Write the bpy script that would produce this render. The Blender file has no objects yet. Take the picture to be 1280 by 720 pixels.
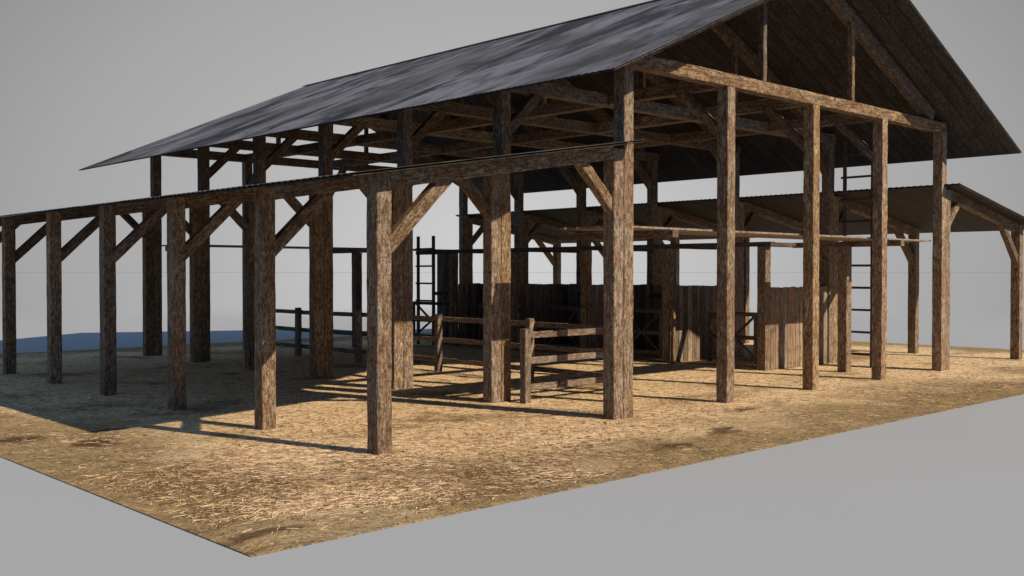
import bpy, bmesh, math, random
from mathutils import Vector, Matrix
random.seed(7)
S = bpy.context.scene
COL = S.collection
R = math.radians

# ------------------------------------------------------------------ measures (metres, z up, barn length along +Y)
W = 0.19                                   # timber section
XL, SX = 10.234, 2.3285                    # left main post line, bay width
Y0, SY = 8.7128, 2.3405                    # front bent, bay length
NB = 7
YK = [Y0 + SY * k for k in range(NB)]
CX = 14.985                                # barn centre line
XR = 2 * CX - XL - W                       # right main post line (left face)
XO = 6.31                                  # outer left post line (left face)
XOR = 2 * CX - XO - W
ZT0, ZT1 = 4.60, 4.79                      # tie beams
RF, RB = 7.78, 23.88                       # main roof front and back edge
XE, ZE, ZA = 8.96, 4.24, 6.90              # main eave x, eave z, ridge z
SL = (ZA - ZE) / (CX - XE)
XS0, ZS0, XS1, ZS1 = 5.80, 2.877, 10.30, 3.60   # side roof: low edge, high edge
SS = (ZS1 - ZS0) / (XS1 - XS0)
def mx(x): return 2 * CX - x

# ------------------------------------------------------------------ materials
def newmat(name):
    m = bpy.data.materials.new(name); m.use_nodes = True
    nt = m.node_tree; b = nt.nodes['Principled BSDF']
    return m, nt, b
class N:
    def __init__(s, nt): s.nt = nt
    def new(s, t, **k):
        n = s.nt.nodes.new(t)
        for a, v in k.items(): setattr(n, a, v)
        return n
    def link(s, a, b): s.nt.links.new(a, b)
    def mapping(s, vec, scale=(1, 1, 1), rot=(0, 0, 0), loc=None):
        n = s.new('ShaderNodeMapping'); n.inputs['Scale'].default_value = scale; n.inputs['Rotation'].default_value = rot
        s.link(vec, n.inputs['Vector'])
        if loc is not None: s.link(loc, n.inputs['Location'])
        return n.outputs[0]
    def noise(s, vec, scale, detail=4, rough=.6, dist=0):
        n = s.new('ShaderNodeTexNoise'); n.inputs['Scale'].default_value = scale; n.inputs['Detail'].default_value = detail
        n.inputs['Roughness'].default_value = rough; n.inputs['Distortion'].default_value = dist
        s.link(vec, n.inputs['Vector']); return n.outputs['Fac']
    def ramp(s, fac, stops, interp='LINEAR'):
        n = s.new('ShaderNodeValToRGB'); e = n.color_ramp.elements; n.color_ramp.interpolation = interp
        while len(e) < len(stops): e.new(.5)
        for i, (p, c) in enumerate(stops):
            e[i].position = p; e[i].color = (c[0], c[1], c[2], 1) if hasattr(c, '__len__') else (c, c, c, 1)
        s.link(fac, n.inputs['Fac']); return n.outputs['Color']
    def mix(s, fac, a, b, mode='MIX'):
        n = s.new('ShaderNodeMix', data_type='RGBA', blend_type=mode)
        if isinstance(fac, (int, float)): n.inputs[0].default_value = fac
        else: s.link(fac, n.inputs[0])
        for sock, v in ((n.inputs[6], a), (n.inputs[7], b)):
            if hasattr(v, '__len__'): sock.default_value = (v[0], v[1], v[2], 1)
            else: s.link(v, sock)
        return n.outputs[2]
    def math(s, op, a, b=None, clamp=False):
        n = s.new('ShaderNodeMath', operation=op); n.use_clamp = clamp
        for i, v in enumerate((a, b)):
            if v is None: continue
            if isinstance(v, (int, float)): n.inputs[i].default_value = v
            else: s.link(v, n.inputs[i])
        return n.outputs[0]
    def bump(s, h, strength, dist, b):
        n = s.new('ShaderNodeBump'); n.inputs['Strength'].default_value = strength; n.inputs['Distance'].default_value = dist
        s.link(h, n.inputs['Height']); s.link(n.outputs[0], b.inputs['Normal'])

def wood(name, pale, brown, dark, grey, planks=None, spec=.25, contrast=1.0, tr=(.45, .9, 1.35)):
    """weathered timber; grain runs along the local Z axis of each member; planks = (axis, width) draws board to board tone"""
    m, nt, b = newmat(name); n = N(nt)
    tc = n.new('ShaderNodeTexCoord'); oi = n.new('ShaderNodeObjectInfo')
    off = n.new('ShaderNodeVectorMath', operation='SCALE'); cmb = n.new('ShaderNodeCombineXYZ')
    n.link(oi.outputs['Random'], cmb.inputs[0])
    r2 = n.math('FRACT', n.math('MULTIPLY', oi.outputs['Random'], 7.31)); n.link(r2, cmb.inputs[1])
    r3 = n.math('FRACT', n.math('MULTIPLY', oi.outputs['Random'], 13.7)); n.link(r3, cmb.inputs[2])
    n.link(cmb.outputs[0], off.inputs[0]); off.inputs['Scale'].default_value = 37.0
    co = n.new('ShaderNodeVectorMath', operation='ADD'); n.link(tc.outputs['Object'], co.inputs[0]); n.link(off.outputs[0], co.inputs[1])
    v = co.outputs[0]
    big = n.noise(n.mapping(v, (4, 4, 1.1)), 1.0, 5, .65, .3)
    streak = n.noise(n.mapping(v, (46, 46, 1.5)), 1.0, 6, .7, .15)
    speck = n.noise(n.mapping(v, (62, 62, 34)), 1.0, 4, .8)
    blot = n.noise(n.mapping(v, (30, 30, 11)), 1.0, 6, .85, .2)
    rust = n.noise(n.mapping(v, (7, 7, 2.2)), 1.0, 5, .7, .5)
    crack = n.noise(n.mapping(v, (80, 80, 2.2)), 1.0, 3, .6, .1)
    tone = r2
    grime = n.noise(n.mapping(v, (32, 32, 10)), 1.0, 9, .85, .2)
    wear = n.noise(n.mapping(v, (40, 40, 9)), 1.0, 6, .8, .2)
    gsel = n.ramp(n.math('ADD', n.math('MULTIPLY', r3, .45), n.math('MULTIPLY', big, .8)), [(.48, 0), (.74, .85)])
    base = n.mix(gsel, pale, grey)
    base = n.mix(n.ramp(rust, [(.42, 0), (.56, .85)]), base, brown)
    c = n.mix(n.ramp(grime, [(.45, 0), (.51, .6 * contrast), (.58, 1.0 * contrast)]), base, dark)
    c = n.mix(n.ramp(streak, [(.46, 0), (.70, .6 * contrast)]), c, dark)
    c = n.mix(n.ramp(wear, [(.36, .55 * contrast), (.45, 0)]), c, tuple(min(1, x * 1.4) for x in pale))
    c = n.mix(n.ramp(speck, [(.55, 0), (.60, .9 * contrast)]), c, tuple(x * .35 for x in dark))
    c = n.mix(n.ramp(crack, [(.66, 0), (.72, .9)]), c, tuple(x * .3 for x in dark))
    h = n.math('ADD', n.math('MULTIPLY', streak, .5), n.math('ADD', n.math('MULTIPLY', speck, -.6), n.math('MULTIPLY', crack, -.5)))
    if planks:
        ax, wd = planks
        sx = n.new('ShaderNodeSeparateXYZ'); n.link(tc.outputs['Object'], sx.inputs[0])
        q = n.math('DIVIDE', sx.outputs[ax], wd)
        idx = n.math('FLOOR', q); fr = n.math('FRACT', q)
        wn = n.new('ShaderNodeTexWhiteNoise', noise_dimensions='1D'); n.link(n.math('ADD', idx, n.math('MULTIPLY', oi.outputs['Random'], 91)), wn.inputs['W'])
        tonep = n.ramp(wn.outputs['Value'], [(0, tr[0]), (.5, tr[1]), (1, tr[2])])
        c = n.mix(1.0, c, tonep, 'MULTIPLY')
        seam = n.ramp(fr, [(0, 0), (.05, 1), (.95, 1), (1, 0)])
        c = n.mix(n.math('SUBTRACT', 1, seam), c, (.01, .008, .006))
        h = n.math('ADD', h, n.math('MULTIPLY', seam, .8))
    hs = n.new('ShaderNodeHueSaturation'); n.link(c, hs.inputs['Color'])
    n.link(n.math('ADD', .68, n.math('MULTIPLY', tone, .38)), hs.inputs['Value'])
    n.link(n.math('ADD', .97, n.math('MULTIPLY', r3, -.24)), hs.inputs['Saturation'])
    n.link(hs.outputs[0], b.inputs['Base Color'])
    b.inputs['Roughness'].default_value = .8; b.inputs['Specular IOR Level'].default_value = spec
    n.bump(h, .9, .012, b)
    return m

M = {}
M['post'] = wood('weathered_post_wood', (.62, .46, .27), (.38, .20, .085), (.10, .050, .025), (.42, .355, .265))
M['beam'] = wood('weathered_beam_wood', (.46, .335, .195), (.25, .125, .05), (.07, .036, .02), (.29, .235, .175))
M['fence'] = wood('fence_wood', (.56, .43, .30), (.33, .20, .13), (.13, .078, .05), (.42, .36, .29))
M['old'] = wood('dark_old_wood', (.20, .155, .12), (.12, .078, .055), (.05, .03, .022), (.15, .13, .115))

def mat_boards():
    """vertical stall planking: each board is real geometry; colour per board from the face's own board index"""
    m, nt, b = newmat('stall_board_wood'); n = N(nt)
    tc = n.new('ShaderNodeTexCoord'); at = n.new('ShaderNodeAttribute', attribute_name='board')
    v0 = tc.outputs['Object']
    cmb = n.new('ShaderNodeCombineXYZ'); n.link(n.math('MULTIPLY', at.outputs['Fac'], 19.7), cmb.inputs[0]); n.link(n.math('MULTIPLY', at.outputs['Fac'], 7.1), cmb.inputs[2])
    ad = n.new('ShaderNodeVectorMath', operation='ADD'); n.link(v0, ad.inputs[0]); n.link(cmb.outputs[0], ad.inputs[1]); v = ad.outputs[0]
    wn = n.new('ShaderNodeTexWhiteNoise', noise_dimensions='1D'); n.link(at.outputs['Fac'], wn.inputs['W'])
    base = n.ramp(wn.outputs['Value'], [(0, (.12, .09, .07)), (.3, (.26, .20, .145)), (.55, (.36, .315, .265)), (.8, (.33, .215, .135)), (1, (.56, .45, .32))])
    streak = n.noise(n.mapping(v, (40, 40, 1.4)), 1.0, 5, .65, .3)
    blot = n.noise(n.mapping(v, (9, 9, 4)), 1.0, 5, .75, .6)
    c = n.mix(n.ramp(streak, [(.42, 0), (.64, .7)]), base, (.09, .06, .045))
    c = n.mix(n.ramp(blot, [(.5, 0), (.64, .8)]), c, (.05, .033, .025))
    n.link(c, b.inputs['Base Color']); b.inputs['Roughness'].default_value = .85; b.inputs['Specular IOR Level'].default_value = .15
    n.bump(streak, .8, .01, b)
    return m
M['board'] = mat_boards()

def mat_roof(name, dark, light, warm):
    m, nt, b = newmat(name); n = N(nt)
    tc = n.new('ShaderNodeTexCoord'); v = tc.outputs['Object']
    st = n.noise(n.mapping(v, (.17, .95, 1), (0, 0, R(-14))), 1.0, 7, .66, .7)
    st2 = n.noise(n.mapping(v, (.5, 16, 1), (0, 0, R(-6))), 1.0, 5, .7, .2)
    pat = n.noise(n.mapping(v, (.5, .5, .5)), 1.0, 3, .6, .5)
    c = n.ramp(st, [(.42, dark), (.495, tuple((a + d) / 2 for a, d in zip(dark, light))), (.565, light)])
    c = n.mix(n.ramp(pat, [(.45, 0), (.6, .6)]), c, warm)
    c = n.mix(n.ramp(st2, [(.42, 0), (.66, .45)]), c, tuple(x * .6 for x in dark))
    n.link(c, b.inputs['Base Color']); b.inputs['Roughness'].default_value = .62; b.inputs['Specular IOR Level'].default_value = .4
    b.inputs['Metallic'].default_value = .0
    n.bump(st2, .5, .01, b)
    return m
M['roof'] = mat_roof('grey_sheet_roofing', (.013, .0135, .016), (.20, .207, .245), (.06, .052, .053))

def mat_ground():
    m, nt, b = newmat('straw_covered_earth'); n = N(nt)
    tc = n.new('ShaderNodeTexCoord'); v = tc.outputs['Object']
    wob = n.new('ShaderNodeTexNoise'); wob.inputs['Scale'].default_value = 1.1; wob.inputs['Detail'].default_value = 3; n.link(v, wob.inputs['Vector'])
    sub = n.new('ShaderNodeVectorMath', operation='SUBTRACT'); n.link(wob.outputs['Color'], sub.inputs[0]); sub.inputs[1].default_value = (.5, .5, .5)
    sc = n.new('ShaderNodeVectorMath', operation='SCALE'); n.link(sub.outputs[0], sc.inputs[0]); sc.inputs['Scale'].default_value = .9
    ad = n.new('ShaderNodeVectorMath', operation='ADD'); n.link(v, ad.inputs[0]); n.link(sc.outputs[0], ad.inputs[1]); w = ad.outputs[0]
    # straw fibres: several thin stretched noises in different directions
    f = None
    for i, (rz, s1, s2) in enumerate([(20, 5, 42), (75, 5, 46), (-40, 6, 38), (130, 7, 50)]):
        x = n.noise(n.mapping(w, (s1, s2, 1), (0, 0, R(rz))), 1.0, 3, .65, .5)
        rid = n.math('SUBTRACT', 1, n.math('MULTIPLY', n.math('ABSOLUTE', n.math('SUBTRACT', x, .5)), 7.0), clamp=True)
        f = rid if f is None else n.math('MAXIMUM', f, n.math('MULTIPLY', rid, .92))
    fine = n.noise(v, 38, 4, .75)
    mid = n.noise(w, 7, 5, .7, .3)
    big = n.noise(v, .55, 4, .6, .4)
    base = n.mix(n.ramp(mid, [(.36, 0), (.62, 1)]), (1.0, .77, .49), (.82, .58, .32))
    base = n.mix(n.ramp(fine, [(.40, .75), (.50, 0)]), base, (.27, .165, .10))
    fib = n.math('MULTIPLY', n.ramp(f, [(.55, 0), (.95, 1)]), .75)
    c = n.mix(fib, base, (1.0, .80, .52))
    dk = n.noise(n.mapping(w, (11, 21, 1), (0, 0, R(25))), 1.0, 5, .76, .9)
    c = n.mix(n.ramp(dk, [(.54, 0), (.585, .95)]), c, (.12, .06, .03))
    # trodden olive-brown earth towards the edges and in patches
    sep = n.new('ShaderNodeSeparateXYZ'); n.link(v, sep.inputs[0])
    ex = n.math('ABSOLUTE', n.math('SUBTRACT', sep.outputs[0], CX)); ey = n.math('ABSOLUTE', n.math('SUBTRACT', sep.outputs[1], 15.9))
    e = n.math('MAXIMUM', ex, n.math('ADD', ey, 1.7))
    e = n.math('ADD', e, n.math('MULTIPLY', big, 5.0))
    ed = n.ramp(n.math('DIVIDE', e, 16), [(.735, 0), (.83, 1)])
    pt = n.ramp(big, [(.54, 0), (.64, .9)])
    msk = n.math('MAXIMUM', ed, pt)
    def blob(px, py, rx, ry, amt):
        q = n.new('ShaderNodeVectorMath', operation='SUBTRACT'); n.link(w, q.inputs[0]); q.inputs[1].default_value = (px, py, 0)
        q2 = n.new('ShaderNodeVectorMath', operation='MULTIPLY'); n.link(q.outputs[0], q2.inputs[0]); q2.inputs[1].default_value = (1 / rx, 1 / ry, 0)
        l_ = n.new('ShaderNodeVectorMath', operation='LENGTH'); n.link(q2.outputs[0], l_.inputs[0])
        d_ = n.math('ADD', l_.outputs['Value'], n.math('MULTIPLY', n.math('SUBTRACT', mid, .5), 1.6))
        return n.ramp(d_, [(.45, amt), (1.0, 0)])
    for bb in ((4.2, 12.2, 1.9, 2.8, .95), (9.6, 6.7, 2.4, 1.0, .95), (12.8, 7.2, 2.2, 1.0, .9), (16.2, 7.6, 3.0, 1.2, .8), (3.9, 6.5, 1.3, .7, .8), (13.0, 9.4, 1.6, .5, .7)):
        msk = n.math('MAXIMUM', msk, blob(*bb))
    earth = n.mix(n.ramp(mid, [(.4, 0), (.65, 1)]), (.38, .26, .105), (.10, .062, .028))
    spot = n.noise(n.mapping(w, (1.6, 2.6, 1)), 1.0, 5, .7, .6)
    earth = n.mix(n.ramp(spot, [(.52, 0), (.62, .85)]), earth, (.085, .05, .028))
    earth = n.mix(n.ramp(fine, [(.5, 0), (.6, .5)]), earth, (.58, .42, .22))
    efl = n.noise(n.mapping(w, (22, 34, 1), (0, 0, R(-15))), 1.0, 5, .8, .4)
    earth = n.mix(n.ramp(efl, [(.50, 0), (.57, .9)]), earth, (.075, .045, .02))
    earth = n.mix(n.ramp(efl, [(.38, .8), (.45, 0)]), earth, (.66, .50, .27))
    c = n.mix(n.math('MULTIPLY', msk, .85), c, earth)
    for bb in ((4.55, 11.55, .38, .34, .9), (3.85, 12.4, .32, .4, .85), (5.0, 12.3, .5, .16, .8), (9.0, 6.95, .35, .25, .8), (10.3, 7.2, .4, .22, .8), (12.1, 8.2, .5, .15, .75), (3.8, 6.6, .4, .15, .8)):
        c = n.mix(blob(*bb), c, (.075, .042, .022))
    n.link(c, b.inputs['Base Color']); b.inputs['Roughness'].default_value = .95; b.inputs['Specular IOR Level'].default_value = .1
    h = n.math('ADD', n.math('MULTIPLY', f, .5), n.math('ADD', n.math('MULTIPLY', fine, .6), n.math('MULTIPLY', dk, -.9)))
    n.bump(h, .7, .025, b)
    return m
M['ground'] = mat_ground()

def mat_floor():
    m, nt, b = newmat('pale_grey_floor'); n = N(nt)
    tc = n.new('ShaderNodeTexCoord'); ln = n.new('ShaderNodeVectorMath', operation='LENGTH'); n.link(tc.outputs['Object'], ln.inputs[0])
    c = n.ramp(n.noise(tc.outputs['Object'], .2, 2), [(0, (.362, .393, .434)), (1, (.372, .403, .444))])
    n.link(c, b.inputs['Base Color']); b.inputs['Roughness'].default_value = .9; b.inputs['Specular IOR Level'].default_value = .1
    a = n.ramp(n.math('DIVIDE', ln.outputs['Value'], 60), [(.31, 1), (.62, 0)], 'EASE')
    n.link(a, b.inputs['Alpha'])
    return m
M['floor'] = mat_floor()

# ------------------------------------------------------------------ helpers
def link(name, bm, mat, parent=None, matrix=None, smooth=False):
    me = bpy.data.meshes.new(name); bm.to_mesh(me); bm.free()
    me.materials.append(mat)
    if smooth:
        for p in me.polygons: p.use_smooth = True
    o = bpy.data.objects.new(name, me); COL.objects.link(o)
    if parent is not None: o.parent = parent
    if matrix is not None:
        if parent is not None:
            pl = parent.location.copy(); pp = parent.parent
            while pp: pl += pp.location; pp = pp.parent
            matrix = Matrix.Translation(-pl) @ matrix
        o.matrix_local = matrix if parent is not None else matrix
    return o
def thing(name, label, cat, loc, group=None):
    o = bpy.data.objects.new(name, None); COL.objects.link(o); o.location = loc
    o.empty_display_size = .3; o['label'] = label; o['category'] = cat
    if group: o['group'] = group
    return o
def tagbox(bm, a, b, c, bevel=.006, jag=0.0):
    """box a (x) by b (y) from z=0 to c, centred in x and y"""
    r = bmesh.ops.create_cube(bm, size=1)
    for v in r['verts']: v.co = Vector((v.co.x * a, v.co.y * b, (v.co.z + .5) * c))
    if bevel: bmesh.ops.bevel(bm, geom=list({e for v in r['verts'] for e in v.link_edges}), offset=bevel, segments=1, affect='EDGES')
def member(name, p0, p1, a, b, mat, parent, up=(0, 1, 0), bevel=.006):
    """squared timber from p0 to p1; b is measured along up, a across; worn, slightly uneven edges"""
    p0, p1, up = Vector(p0), Vector(p1), Vector(up)
    z = (p1 - p0); L = z.length; z.normalize()
    x = up.cross(z).normalized(); y = z.cross(x)
    bm = bmesh.new()
    nseg = max(1, int(L / .22))
    rings = []
    for i in range(nseg + 1):
        t = i / nseg
        ring = []
        for (sx, sy) in ((-1, -1), (-1, 1), (1, 1), (1, -1)):
            for q in (0, 1):
                # chamfered corner = two points
                k = bevel * (1 + random.uniform(-.6, 1.3))
                if (sx, sy) in ((-1, -1), (1, 1)): dx, dy = (k, 0) if q == 1 - 0 else (0, k)
                else: dx, dy = (0, k) if q == 1 else (k, 0)
                if (sx, sy) in ((-1, -1),): dx, dy = ((k, 0), (0, k))[q]
                if (sx, sy) in ((-1, 1),): dx, dy = ((0, k), (k, 0))[q]
                if (sx, sy) in ((1, 1),): dx, dy = ((k, 0), (0, k))[q]
                if (sx, sy) in ((1, -1),): dx, dy = ((0, k), (k, 0))[q]
                w_ = random.uniform(-.0015, .0015)
                ring.append(bm.verts.new((sx * (a / 2 - dx + w_), sy * (b / 2 - dy + w_), t * L)))
        rings.append(ring)
    for r0, r1 in zip(rings, rings[1:]):
        for i in range(8):
            j = (i + 1) % 8
            bm.faces.new((r0[i], r1[i], r1[j], r0[j]))
    bm.faces.new(rings[0]); bm.faces.new(list(reversed(rings[-1])))
    bmesh.ops.recalc_face_normals(bm, faces=bm.faces)
    mt = Matrix((x.to_4d(), y.to_4d(), z.to_4d(), Vector((0, 0, 0, 1)))).transposed()
    mt[0][3], mt[1][3], mt[2][3] = p0; mt[3] = (0, 0, 0, 1)
    return link(name, bm, mat, parent, mt)
def post(x, y, z1, parent, mat, w=W, w2=None, z0=0.0, name='post'):
    """upright timber whose left-front corner stands at (x, y)"""
    w2 = w2 or w
    return member(name, (x + w / 2, y + w2 / 2, z0), (x + w / 2, y + w2 / 2, z1), w, w2, mat, parent, up=(0, 1, 0))

# ------------------------------------------------------------------ ground slab, floor
def slab():
    bm = bmesh.new(); nx, ny = 60, 52
    x0, x1, y0, y1 = 3.45, 26.47, 6.20, 25.65
    g = [[bm.verts.new((x0 + (x1 - x0) * i / nx, y0 + (y1 - y0) * j / ny, 0)) for i in range(nx + 1)] for j in range(ny + 1)]
    for j in range(ny):
        for i in range(nx): bm.faces.new((g[j][i], g[j][i + 1], g[j + 1][i + 1], g[j + 1][i]))
    r = bmesh.ops.extrude_face_region(bm, geom=bm.faces[:])
    for v in r['geom']:
        if isinstance(v, bmesh.types.BMVert): v.co.z = -.006
    bmesh.ops.recalc_face_normals(bm, faces=bm.faces)
    o = link('ground', bm, M['ground']); o['kind'] = 'structure'; return o
slab()
bm = bmesh.new(); bmesh.ops.create_circle(bm, cap_ends=True, cap_tris=False, segments=128, radius=60)
fl = link('floor', bm, M['floor'], matrix=Matrix.Translation((15, 16, -.009))); fl['kind'] = 'structure'

M['straw'] = None
def mat_straw():
    m, nt, b = newmat('dry_straw'); n = N(nt)
    at = n.new('ShaderNodeAttribute', attribute_name='tone')
    n.link(n.ramp(at.outputs['Fac'], [(0, (.12, .065, .035)), (.3, (.18, .10, .055)), (.38, (.58, .39, .22)), (.75, (.82, .60, .38)), (1, (.96, .78, .54))]), b.inputs['Base Color'])
    b.inputs['Roughness'].default_value = .7; b.inputs['Specular IOR Level'].default_value = .3
    return m
M['straw'] = mat_straw()
def straw():
    rnd = random.Random(3)
    vs, fs, tn = [], [], []
    tries = 0
    while len(fs) < 2 * 60000 and tries < 400000:
        tries += 1
        x = rnd.uniform(3.5, 24); y = rnd.uniform(6.25, 20)
        d = math.hypot(x, y)
        if rnd.random() > min(1, (9.5 / d) ** 3): continue
        # thinner cover towards the slab edges
        ed = min(x - 3.45, y - 6.2)
        if ed < 1.0 and rnd.random() > .35 + .6 * ed: continue
        if any(((x - cx_) / rx_) ** 2 + ((y - cy_) / ry_) ** 2 < 1 and rnd.random() < .85 for cx_, cy_, rx_, ry_ in ((4.2, 12.2, 1.7, 2.6), (9.6, 6.7, 2.3, .9), (12.8, 7.2, 2.0, .9), (3.9, 6.5, 1.2, .6))): continue
        a = math.sin(x * 1.3 + y * .7) * 1.6 + math.sin(y * 1.9 - x * .5) * 1.3 + rnd.gauss(0, 1.3)
        L = rnd.uniform(.04, .13); w = rnd.uniform(.0012, .0026); bend = rnd.uniform(-.9, .9)
        z = rnd.uniform(.002, .006)
        if x < 3.62 or y < 6.37: continue
        px, py = x, y; t0 = len(vs); tone = rnd.random()
        for i in range(3):
            nx_, ny_ = -math.sin(a), math.cos(a)
            zz = z + (.003 if i == 1 else 0)
            vs.append((px + nx_ * w, py + ny_ * w, zz)); vs.append((px - nx_ * w, py - ny_ * w, zz + .002)); tn += [tone, tone]
            a += bend * .5; px += math.cos(a) * L / 2; py += math.sin(a) * L / 2
        for i in range(2): q = t0 + 2 * i; fs.append((q, q + 1, q + 3, q + 2))
    me = bpy.data.meshes.new('straw'); me.from_pydata(vs, [], fs)
    at = me.attributes.new('tone', 'FLOAT', 'POINT'); at.data.foreach_set('value', tn)
    me.materials.append(M['straw'])
    o = bpy.data.objects.new('straw', me); COL.objects.link(o); o['kind'] = 'stuff'
    o['label'] = 'loose pale straw strewn over the sandy ground around the posts'; o['category'] = 'straw'
straw()

# ------------------------------------------------------------------ barn
barn = thing('barn', 'large open-sided timber barn on squared posts, grey gabled roof above two low side roofs', 'barn', (CX, YK[3], 0))
B, P = M['beam'], M['post']
# outer posts, left and right lean-to
ycorner = {0: 8.712, 1: 11.052, 2: 13.437, 3: 15.801, 4: 18.089}
for k in range(NB):
    y = ycorner.get(k, YK[k])
    zt = ZS0 + (XO - XS0) * SS - .02
    post(XO, y, zt, barn, P)
    post(XOR - (.0 if k else 0.02), YK[k], zt, barn, P)
# main post rows and the lean-to posts beside them
for k in range(NB):
    y = YK[k]
    post(XL, y, ZT0 + (0 if k else .0), barn, P)
    post(XL - W - .003, y + .004, 3.50, barn, P)
    xr = 19.60 if k == 0 else XR
    post(xr, y, ZT0, barn, P)
    post(xr + W + .003, y + .004, 3.50, barn, P)
# gable posts, front and back
for k in (0, NB - 1):
    for x in ((12.532, 14.90, 17.205) if k == 0 else (XL + SX, XL + 2 * SX, XL + 3 * SX)):
        post(x, YK[k], ZT0, barn, P)
# tie beams
for k in range(NB):
    y = YK[k] + W / 2
    member('tie_beam', (XL + .01, y, (ZT0 + ZT1) / 2), (XR + W + .04, y, (ZT0 + ZT1) / 2), W, ZT1 - ZT0, B, barn, up=(0, 0, 1))
# beams running the length of the barn between the ties
for i, x in enumerate((XL + SX, XL + 2 * SX, XL + 3 * SX)):
    for k in range(NB - 1):
        member('floor_beam' if False else 'long_beam', (x + W / 2, YK[k] + W, (ZT0 + ZT1) / 2 + .004), (x + W / 2, YK[k + 1], (ZT0 + ZT1) / 2 + .004), W - .01, ZT1 - ZT0 - .006, B, barn, up=(0, 0, 1))
# knee braces
bw = .125
for k in range(NB):
    y = YK[k] + W / 2
    for s in (0, 1):
        f = (lambda x: mx(x)) if s else (lambda x: x)
        # lean-to bents
        member('brace', (f(6.42), y, 2.10), (f(7.42), y, 3.06), .15, bw, B, barn)
        member('brace', (f(10.10), y, 2.72), (f(9.36), y, 3.42), .14, bw, B, barn)
        # main bents
        if 0 < k < NB - 1: member('brace', (f(10.36), y, 3.93), (f(11.13), y, 4.66), .15, bw, B, barn)
for k, sg in ((0, 1), (NB - 1, -1)):
    for x in ((12.532, 14.90, 17.205) if k == 0 else (XL + SX, XL + 2 * SX, XL + 3 * SX)):
        yy = YK[k] + W / 2
        member('brace', (x + W / 2, yy + sg * .06, 3.90), (x + W / 2, yy + sg * .85, 4.66), .14, bw, B, barn, up=(1, 0, 0))
# main rafters, struts
th = .20
for k in range(NB):
    y = YK[k] + W / 2
    for s in (0, 1):
        f = (lambda x: mx(x)) if s else (lambda x: x)
        n_ = Vector((-SL, 0, 1)).normalized()
        d = .045 + th / 2
        def under(x): return Vector((x, y, ZE + (x - XE) * SL)) - n_ * d
        a0, a1 = under(XL + .44), under(CX + .04)
        a0 = Vector((f(a0.x), a0.y, a0.z)); a1 = Vector((f(a1.x), a1.y, a1.z))
        member('rafter', a0, a1, th, W - .01, B, barn, up=(0, 1, 0))
    for x in (13.50, 16.17):
        zt = ZE + ((x if x < CX else mx(x)) - XE) * SL - .25
        member('strut', (x + .0, YK[k] + .05, ZT1), (x + .0, YK[k] + .05, zt), .09, .10, B, barn)
# lean-to rafters
for k in range(NB):
    y = YK[k] + W / 2
    for s in (0, 1):
        f = (lambda x: mx(x)) if s else (lambda x: x)
        zz = lambda x: ZS0 + (x - XS0) * SS - .03 - .088
        member('side_rafter', (f(XO + W), y, zz(XO + W)), (f(XL - W - .005), y, zz(XL - W)), .175, W - .02, B, barn)

def roof_sheet(name, x0, z0, x1, z1, y0, y1, pitch, amp, thick, mat, parent, seg=4, cross=10):
    """corrugated sheet from the low edge (x0,z0) to the high edge (x1,z1); ridges run up the slope"""
    bm = bmesh.new()
    ny = int((y1 - y0) / pitch * seg)
    dn = Vector((-(z1 - z0), 0, (x1 - x0))); dn.normalize()
    if dn.z < 0: dn = -dn
    rows = []
    for j in range(ny + 1):
        y = y0 + (y1 - y0) * j / ny
        o = amp * math.cos(2 * math.pi * (y - y0) / pitch)
        row = []
        for i in range(cross + 1):
            t = i / cross
            p = Vector((x0 + (x1 - x0) * t, y, z0 + (z1 - z0) * t)) + dn * o
            row.append(bm.verts.new(p))
        rows.append(row)
    for a, b in zip(rows, rows[1:]):
        for i in range(cross): bm.faces.new((a[i], a[i + 1], b[i + 1], b[i]))
    bmesh.ops.recalc_face_normals(bm, faces=bm.faces)
    if bm.faces[0].normal.z < 0: bmesh.ops.reverse_faces(bm, faces=bm.faces)
    r = bmesh.ops.extrude_face_region(bm, geom=bm.faces[:])
    for v in r['geom']:
        if isinstance(v, bmesh.types.BMVert): v.co -= dn * thick
    bmesh.ops.recalc_face_normals(bm, faces=bm.faces)
    for v in bm.verts: v.co -= parent.location
    return link(name, bm, mat, parent, smooth=False)

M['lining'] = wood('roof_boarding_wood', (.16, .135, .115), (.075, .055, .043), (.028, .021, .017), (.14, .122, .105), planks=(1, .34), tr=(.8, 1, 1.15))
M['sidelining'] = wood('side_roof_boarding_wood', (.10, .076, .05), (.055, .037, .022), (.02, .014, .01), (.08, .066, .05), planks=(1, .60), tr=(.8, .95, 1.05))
def lining(name, x0, z0, x1, z1, y0, y1, drop, mat, parent):
    """board lining under a roof sheet; boards run up the slope"""
    p0 = Vector((x0, (y0 + y1) / 2, z0)); p1 = Vector((x1, (y0 + y1) / 2, z1))
    zax = (p1 - p0); L = zax.length; zax.normalize()
    n_ = Vector((0, 1, 0)).cross(zax).normalized()
    if n_.z < 0: n_ = -n_
    yax = Vector((0, 1, 0)); xax = yax.cross(zax).normalized()
    bm = bmesh.new()
    r = bmesh.ops.create_cube(bm, size=1)
    for v in r['verts']: v.co = Vector((v.co.x * .012, v.co.y * (y1 - y0), (v.co.z + .5) * L))
    mt = Matrix((xax.to_4d(), yax.to_4d(), zax.to_4d(), Vector((0, 0, 0, 1)))).transposed()
    q = p0 - n_ * drop
    mt[0][3], mt[1][3], mt[2][3] = q; mt[3] = (0, 0, 0, 1)
    return link(name, bm, mat, parent, mt)
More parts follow.
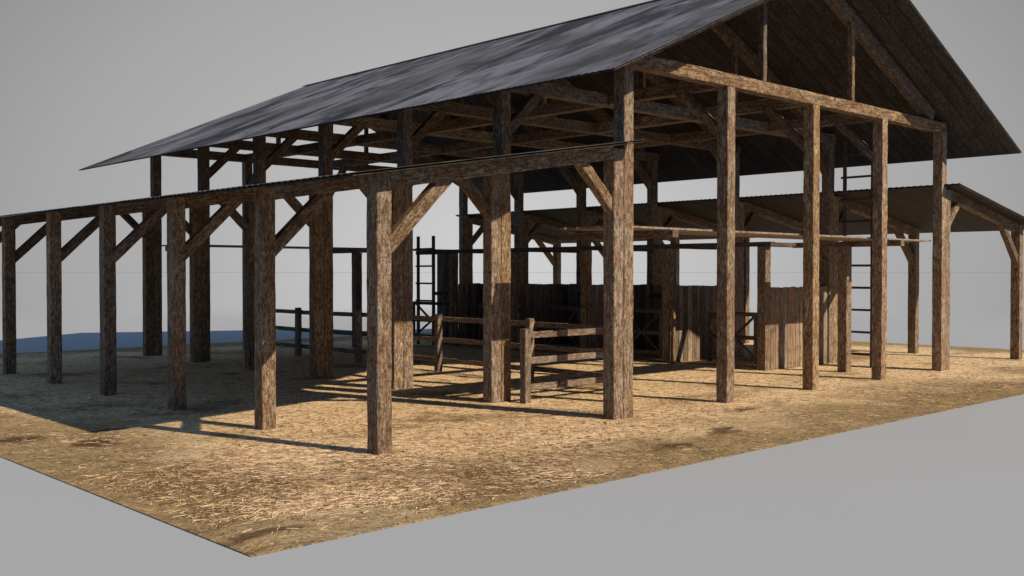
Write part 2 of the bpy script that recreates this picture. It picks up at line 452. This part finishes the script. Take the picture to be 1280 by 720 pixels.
for s in (0, 1):
    f = (lambda x: mx(x)) if s else (lambda x: x)
    rf = roof_sheet('roof', f(XE), ZE, f(CX), ZA, RF, RB, .11, .003, .005, M['roof'], barn, cross=14)
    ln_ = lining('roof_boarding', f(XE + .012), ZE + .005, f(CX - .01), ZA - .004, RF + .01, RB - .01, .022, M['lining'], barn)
    YF, YB = 8.42, YK[-1] + W + .30
    rs = roof_sheet('side_roof', f(XS0), ZS0, f(XS1), ZS1, YF, YB, .125, .006, .006, M['roof'], barn, cross=6)
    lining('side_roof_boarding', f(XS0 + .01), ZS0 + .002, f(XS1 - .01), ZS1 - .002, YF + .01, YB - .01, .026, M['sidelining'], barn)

bm = bmesh.new()
zr = ZA + .012
pts = [(-.13, -.13 * SL - .0), (0, .0), (.13, -.13 * SL), (.13, -.13 * SL + .012), (0, .014), (-.13, -.13 * SL + .012)]
ra = [bm.verts.new((x, RF - .01 - barn.location.y, zr + z)) for x, z in pts]; rb = [bm.verts.new((x, RB + .01 - barn.location.y, zr + z)) for x, z in pts]
for i in range(6):
    j = (i + 1) % 6; bm.faces.new((ra[i], ra[j], rb[j], rb[i]))
bm.faces.new(ra[:3] + ra[3:]); bm.faces.new(list(reversed(rb)))
bmesh.ops.recalc_face_normals(bm, faces=bm.faces)
mr, ntr, br = newmat('dark_ridge_metal'); br.inputs['Base Color'].default_value = (.03, .03, .033, 1); br.inputs['Roughness'].default_value = .6
link('ridge_cap', bm, mr, barn)

# ------------------------------------------------------------------ loft walkways across the two gable ends
O = M['old']
def walkway(label, ya, yb, xa, xb, joists, posts, flip=False):
    t = thing('loft_walkway', label, 'walkway', ((xa + xb) / 2, (ya + yb) / 2, 0))
    bm = bmesh.new(); y = ya; i = 0
    lay = bm.verts.layers.float.new('board')
    while y < yb - .02:
        w = min(.2, yb - y)
        r = bmesh.ops.create_cube(bm, size=1)
        e0, e1 = random.uniform(-.03, .03), random.uniform(-.03, .03)
        for v in r['verts']:
            v.co = Vector((((xa + e0) if v.co.x < 0 else (xb + e1)), y + .005 + (v.co.y + .5) * (w - .01), 2.515 + (v.co.z) * .028)); v[lay] = i * 1.37
        for v in r['verts']: v.co -= t.location
        y += w; i += 1
    link('deck', bm, M['board'], t)
    for (x, y0, y1) in joists: member('joist', (x + .065, y0, 2.447), (x + .065, y1, 2.447), .13, .105, M['beam'], t, up=(0, 0, 1), bevel=.004)
    for (x, y) in posts: post(x, y, 2.393, t, P, w=W)
    return t
walkway('narrow plank walkway across the front of the barn, its thin deck edge catching the sun', 8.93, 10.02, 10.42, 19.62,
        [(11.53, 8.93, 11.05), (18.36, 8.93, 11.2)], [(11.36, 9.83), (18.02, 9.83)])
walkway('narrow dark plank walkway across the far back end of the barn', 21.60, 22.70, 10.35, 19.5,
        [(10.50, 21.6, 22.75), (14.93, 20.6, 22.75), (17.80, 21.2, 22.75)], [(14.92, 21.50), (17.72, 21.50)])

# ------------------------------------------------------------------ stalls: frame, plank partitions, back wall, gates
XC = XL + 3 * SX
sf = thing('horse_stall_row', 'row of short squared posts with a header beam in front of the plank stalls', 'stall', (XC, YK[3], 0))
for k in range(1, 6): post(XC, YK[k] + .04, 2.405, sf, P)
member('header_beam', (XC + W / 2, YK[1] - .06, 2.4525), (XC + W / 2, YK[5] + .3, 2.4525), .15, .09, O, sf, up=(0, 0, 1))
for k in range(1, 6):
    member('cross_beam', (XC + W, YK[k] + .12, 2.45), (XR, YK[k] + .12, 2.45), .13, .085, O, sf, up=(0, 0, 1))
def planks(name, label, p0, p1, h, cat='partition', gaps=()):
    p0, p1 = Vector(p0), Vector(p1); d = (p1 - p0); L = d.length; d.normalize(); nrm = Vector((-d.y, d.x, 0))
    bm = bmesh.new(); lay = bm.verts.layers.float.new('board'); u = 0; i = random.random() * 50
    root = thing(name, label, cat, (p0 + p1) / 2)
    c = (p0 + p1) / 2
    while u < L - .03:
        w = min(random.uniform(.135, .165), L - u)
        i += 1
        g = .007 if random.random() < .75 else .014
        if any(a <= u <= b for a, b in gaps): g = .03
        lean = random.uniform(-.006, .006); tz = h + random.uniform(-.012, .012); off = random.uniform(-.004, .004)
        r = bmesh.ops.create_cube(bm, size=1)
        for v in r['verts']:
            q = u + (g / 2 if v.co.x < 0 else w - g / 2) + (lean if v.co.z > 0 else 0)
            zz = tz if v.co.z > 0 else .01
            v.co = p0 + d * q + nrm * (v.co.y * .022 + off) + Vector((0, 0, zz)) - c; v[lay] = i * 1.37
        u += w
    link('planks', bm, M['board'], root)
    for zr in (.25, 1.35):
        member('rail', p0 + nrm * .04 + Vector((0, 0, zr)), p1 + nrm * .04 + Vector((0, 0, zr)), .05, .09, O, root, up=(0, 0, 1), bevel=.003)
    return root
plab = ['sun-streaked plank partition of the nearest stall, ending at the foot of the first stall post',
        'plank partition of the second stall, a patch of sun at its foot beside the second stall post',
        'dark plank partition of the third stall, seen behind the tall post nearest the rail fence',
        'dark plank partition of the fourth stall, deep in the shade',
        'dark plank partition of the last stall near the back ladder']
for k in range(1, 6):
    planks('plank_partition', plab[k - 1], (XC + W + .005, YK[k] + .05, 0), (XR - .01, YK[k] + .05, 0), 1.61)
planks('plank_wall', 'long dark plank wall closing the back of the stalls, with a few bright gaps between boards', (XR - .03, YK[2] + W, 0), (XR - .03, YK[5] + .3, 0), 1.60, 'wall', gaps=((1.5, 1.62), (3.3, 3.45), (5.1, 5.2)))

planks('plank_panel', 'tall narrow plank panel beside the farthest stall post, reaching the header beam', (XC + .02, YK[5] + W + .06, 0), (XC + .02, YK[5] + W + .55, 0), 2.40, 'panel')
glab = ['X-braced wooden gate of the nearest stall, hung beside the first stall post',
        'X-braced wooden gate seen just right of the sunlit near corner post pair',
        'X-braced wooden gate seen above the sunlit rail fence, in front of the dark plank wall',
        'X-braced wooden gate of the fourth stall, mostly hidden behind the second corner post pair',
        'X-braced wooden gate farthest back, outlined against the sky beside the short ladder']
for k in range(1, 6):
    y1 = YK[k] + W + .05; wd = 1.1 if k < 5 else 1.45
    t = thing('stall_gate', glab[k - 1], 'gate', (XC + .03, y1, 0), 'X-braced stall gates')
    x = XC + .03; F = M['fence'] if k < 3 else O
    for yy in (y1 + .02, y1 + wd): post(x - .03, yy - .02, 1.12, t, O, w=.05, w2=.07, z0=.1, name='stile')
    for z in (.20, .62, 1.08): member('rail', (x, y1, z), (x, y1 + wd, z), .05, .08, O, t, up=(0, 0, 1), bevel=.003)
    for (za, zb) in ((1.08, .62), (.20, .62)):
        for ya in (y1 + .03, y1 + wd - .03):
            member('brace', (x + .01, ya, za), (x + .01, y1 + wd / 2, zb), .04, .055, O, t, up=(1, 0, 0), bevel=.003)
    # fixed stile by the next post
    if k < 5: 
        s = post(x - .04, YK[k + 1] - .09, 1.13, t, P, w=.08, w2=.08, name='shutting_stile')

# ------------------------------------------------------------------ rail fences
FX = 12.52
yf = [10.72, 12.80, 15.32, 17.98, 20.35, 22.3]
t = thing('rail_fence', 'long three-rail timber fence running the length of the barn down its shaded left half', 'fence', (FX, 16, 0), 'three-rail fences inside the barn')
for i, y in enumerate(yf): post(FX, y, 1.10, t, M['fence'], w=.115)
for a, b in zip(yf, yf[1:]):
    for z in (.215, .60, 1.0):
        member('rail', (FX + .115 + .022, a + .02, z + random.uniform(-.01, .01)), (FX + .115 + .022, b + .09, z + random.uniform(-.01, .01)), .04, .09, M['fence'], t, up=(0, 0, 1), bevel=.004)
t = thing('rail_fence', 'short sunlit three-rail timber fence between the near corner post pairs', 'fence', (11.4, 10.75, 0), 'three-rail fences inside the barn')
post(10.375, 10.70, 1.08, t, M['fence'], w=.12)
for z in (.215, .61, .985):
    member('rail', (10.47, 10.79, z), (FX + .02, 10.79, z), .04, .095, M['fence'], t, up=(0, 0, 1), bevel=.004)

# ------------------------------------------------------------------ ladders
def ladder(label, x, y0, y1, top, rungs, rw=.065):
    t = thing('ladder', label, 'ladder', (x, (y0 + y1) / 2, 0), 'wooden ladders')
    for y in (y0, y1): member('side_rail', (x, y, 0), (x, y, top), .05, rw, O, t, bevel=.004)
    for z in rungs: member('rung', (x - .03, y0 - .07, z), (x - .03, y1 + .07, z), .022, .045, O, t, up=(0, 0, 1), bevel=.004)
ladder('tall wooden ladder standing by the right main posts and reaching the roof timbers', 19.41, 10.035, 10.64, 4.58, [.25 + .448 * i for i in range(10)])
ladder('short dark wooden ladder at the far back, its top ends rising above the walkway', 17.0, 20.98, 21.62, 2.86, [.25 + .455 * i for i in range(6)], rw=.09)

# ------------------------------------------------------------------ camera
f_px, yaw, pit = 1287.17, .8137, .0150
cam = bpy.data.cameras.new('camera'); co = bpy.data.objects.new('camera', cam); COL.objects.link(co); S.camera = co
cam.sensor_width = 36; cam.lens = 36 * f_px / 1280; cam.clip_end = 2000; cam.clip_start = .05
fh = Vector((math.cos(yaw), math.sin(yaw), 0)); F_ = fh * math.cos(pit) - Vector((0, 0, 1)) * math.sin(pit)
co.location = (0, 0, 1.9); co.rotation_euler = F_.to_track_quat('-Z', 'Y').to_euler()

# ------------------------------------------------------------------ light
sun = bpy.data.lights.new('sun', 'SUN'); so = bpy.data.objects.new('sun', sun); COL.objects.link(so)
sd = Vector((-.365, 1.33, -1)).normalized()
so.rotation_euler = sd.to_track_quat('-Z', 'Y').to_euler(); so.location = (0, -10, 20)
sun.energy = 5.0; sun.angle = R(.6); sun.color = (1.0, .82, .60)
wd = bpy.data.worlds.new('World'); S.world = wd; wd.use_nodes = True
nt = wd.node_tree; n = N(nt); bg = nt.nodes['Background']
tc = n.new('ShaderNodeTexCoord'); nv = n.new('ShaderNodeVectorMath', operation='NORMALIZE'); n.link(n.mapping(tc.outputs['Generated'], (1, 1, 1.5)), nv.inputs[0])
dt = n.new('ShaderNodeVectorMath', operation='DOT_PRODUCT'); n.link(nv.outputs[0], dt.inputs[0])
dt.inputs[1].default_value = tuple((fh + Vector((0, 0, .02))).normalized())
ang = n.math('ARCCOSINE', dt.outputs['Value'])
amb = (.125, .205, .34)
lobe = n.ramp(n.math('DIVIDE', ang, R(90)), [(0, (.63, .63, .63)), (9 / 90, (.54, .54, .54)), (18 / 90, (.425, .425, .425)), (25 / 90, (.375, .375, .375)), (34 / 90, (.275, .275, .275)), (46 / 90, (.20, .24, .31)), (60 / 90, amb), (1, amb)])
sp = n.new('ShaderNodeSeparateXYZ'); n.link(nv.outputs[0], sp.inputs[0])
hz = n.math('LESS_THAN', n.math('ABSOLUTE', n.math('SUBTRACT', sp.outputs[2], .0)), .00055)
colr = n.mix(n.math('MULTIPLY', hz, .32), lobe, (.2, .2, .2))
n.link(colr, bg.inputs['Color']); bg.inputs['Strength'].default_value = 1.0
S.view_settings.view_transform = 'Standard'; S.view_settings.look = 'None'; S.view_settings.exposure = 0; S.view_settings.gamma = 1
S.cycles.max_bounces = 6
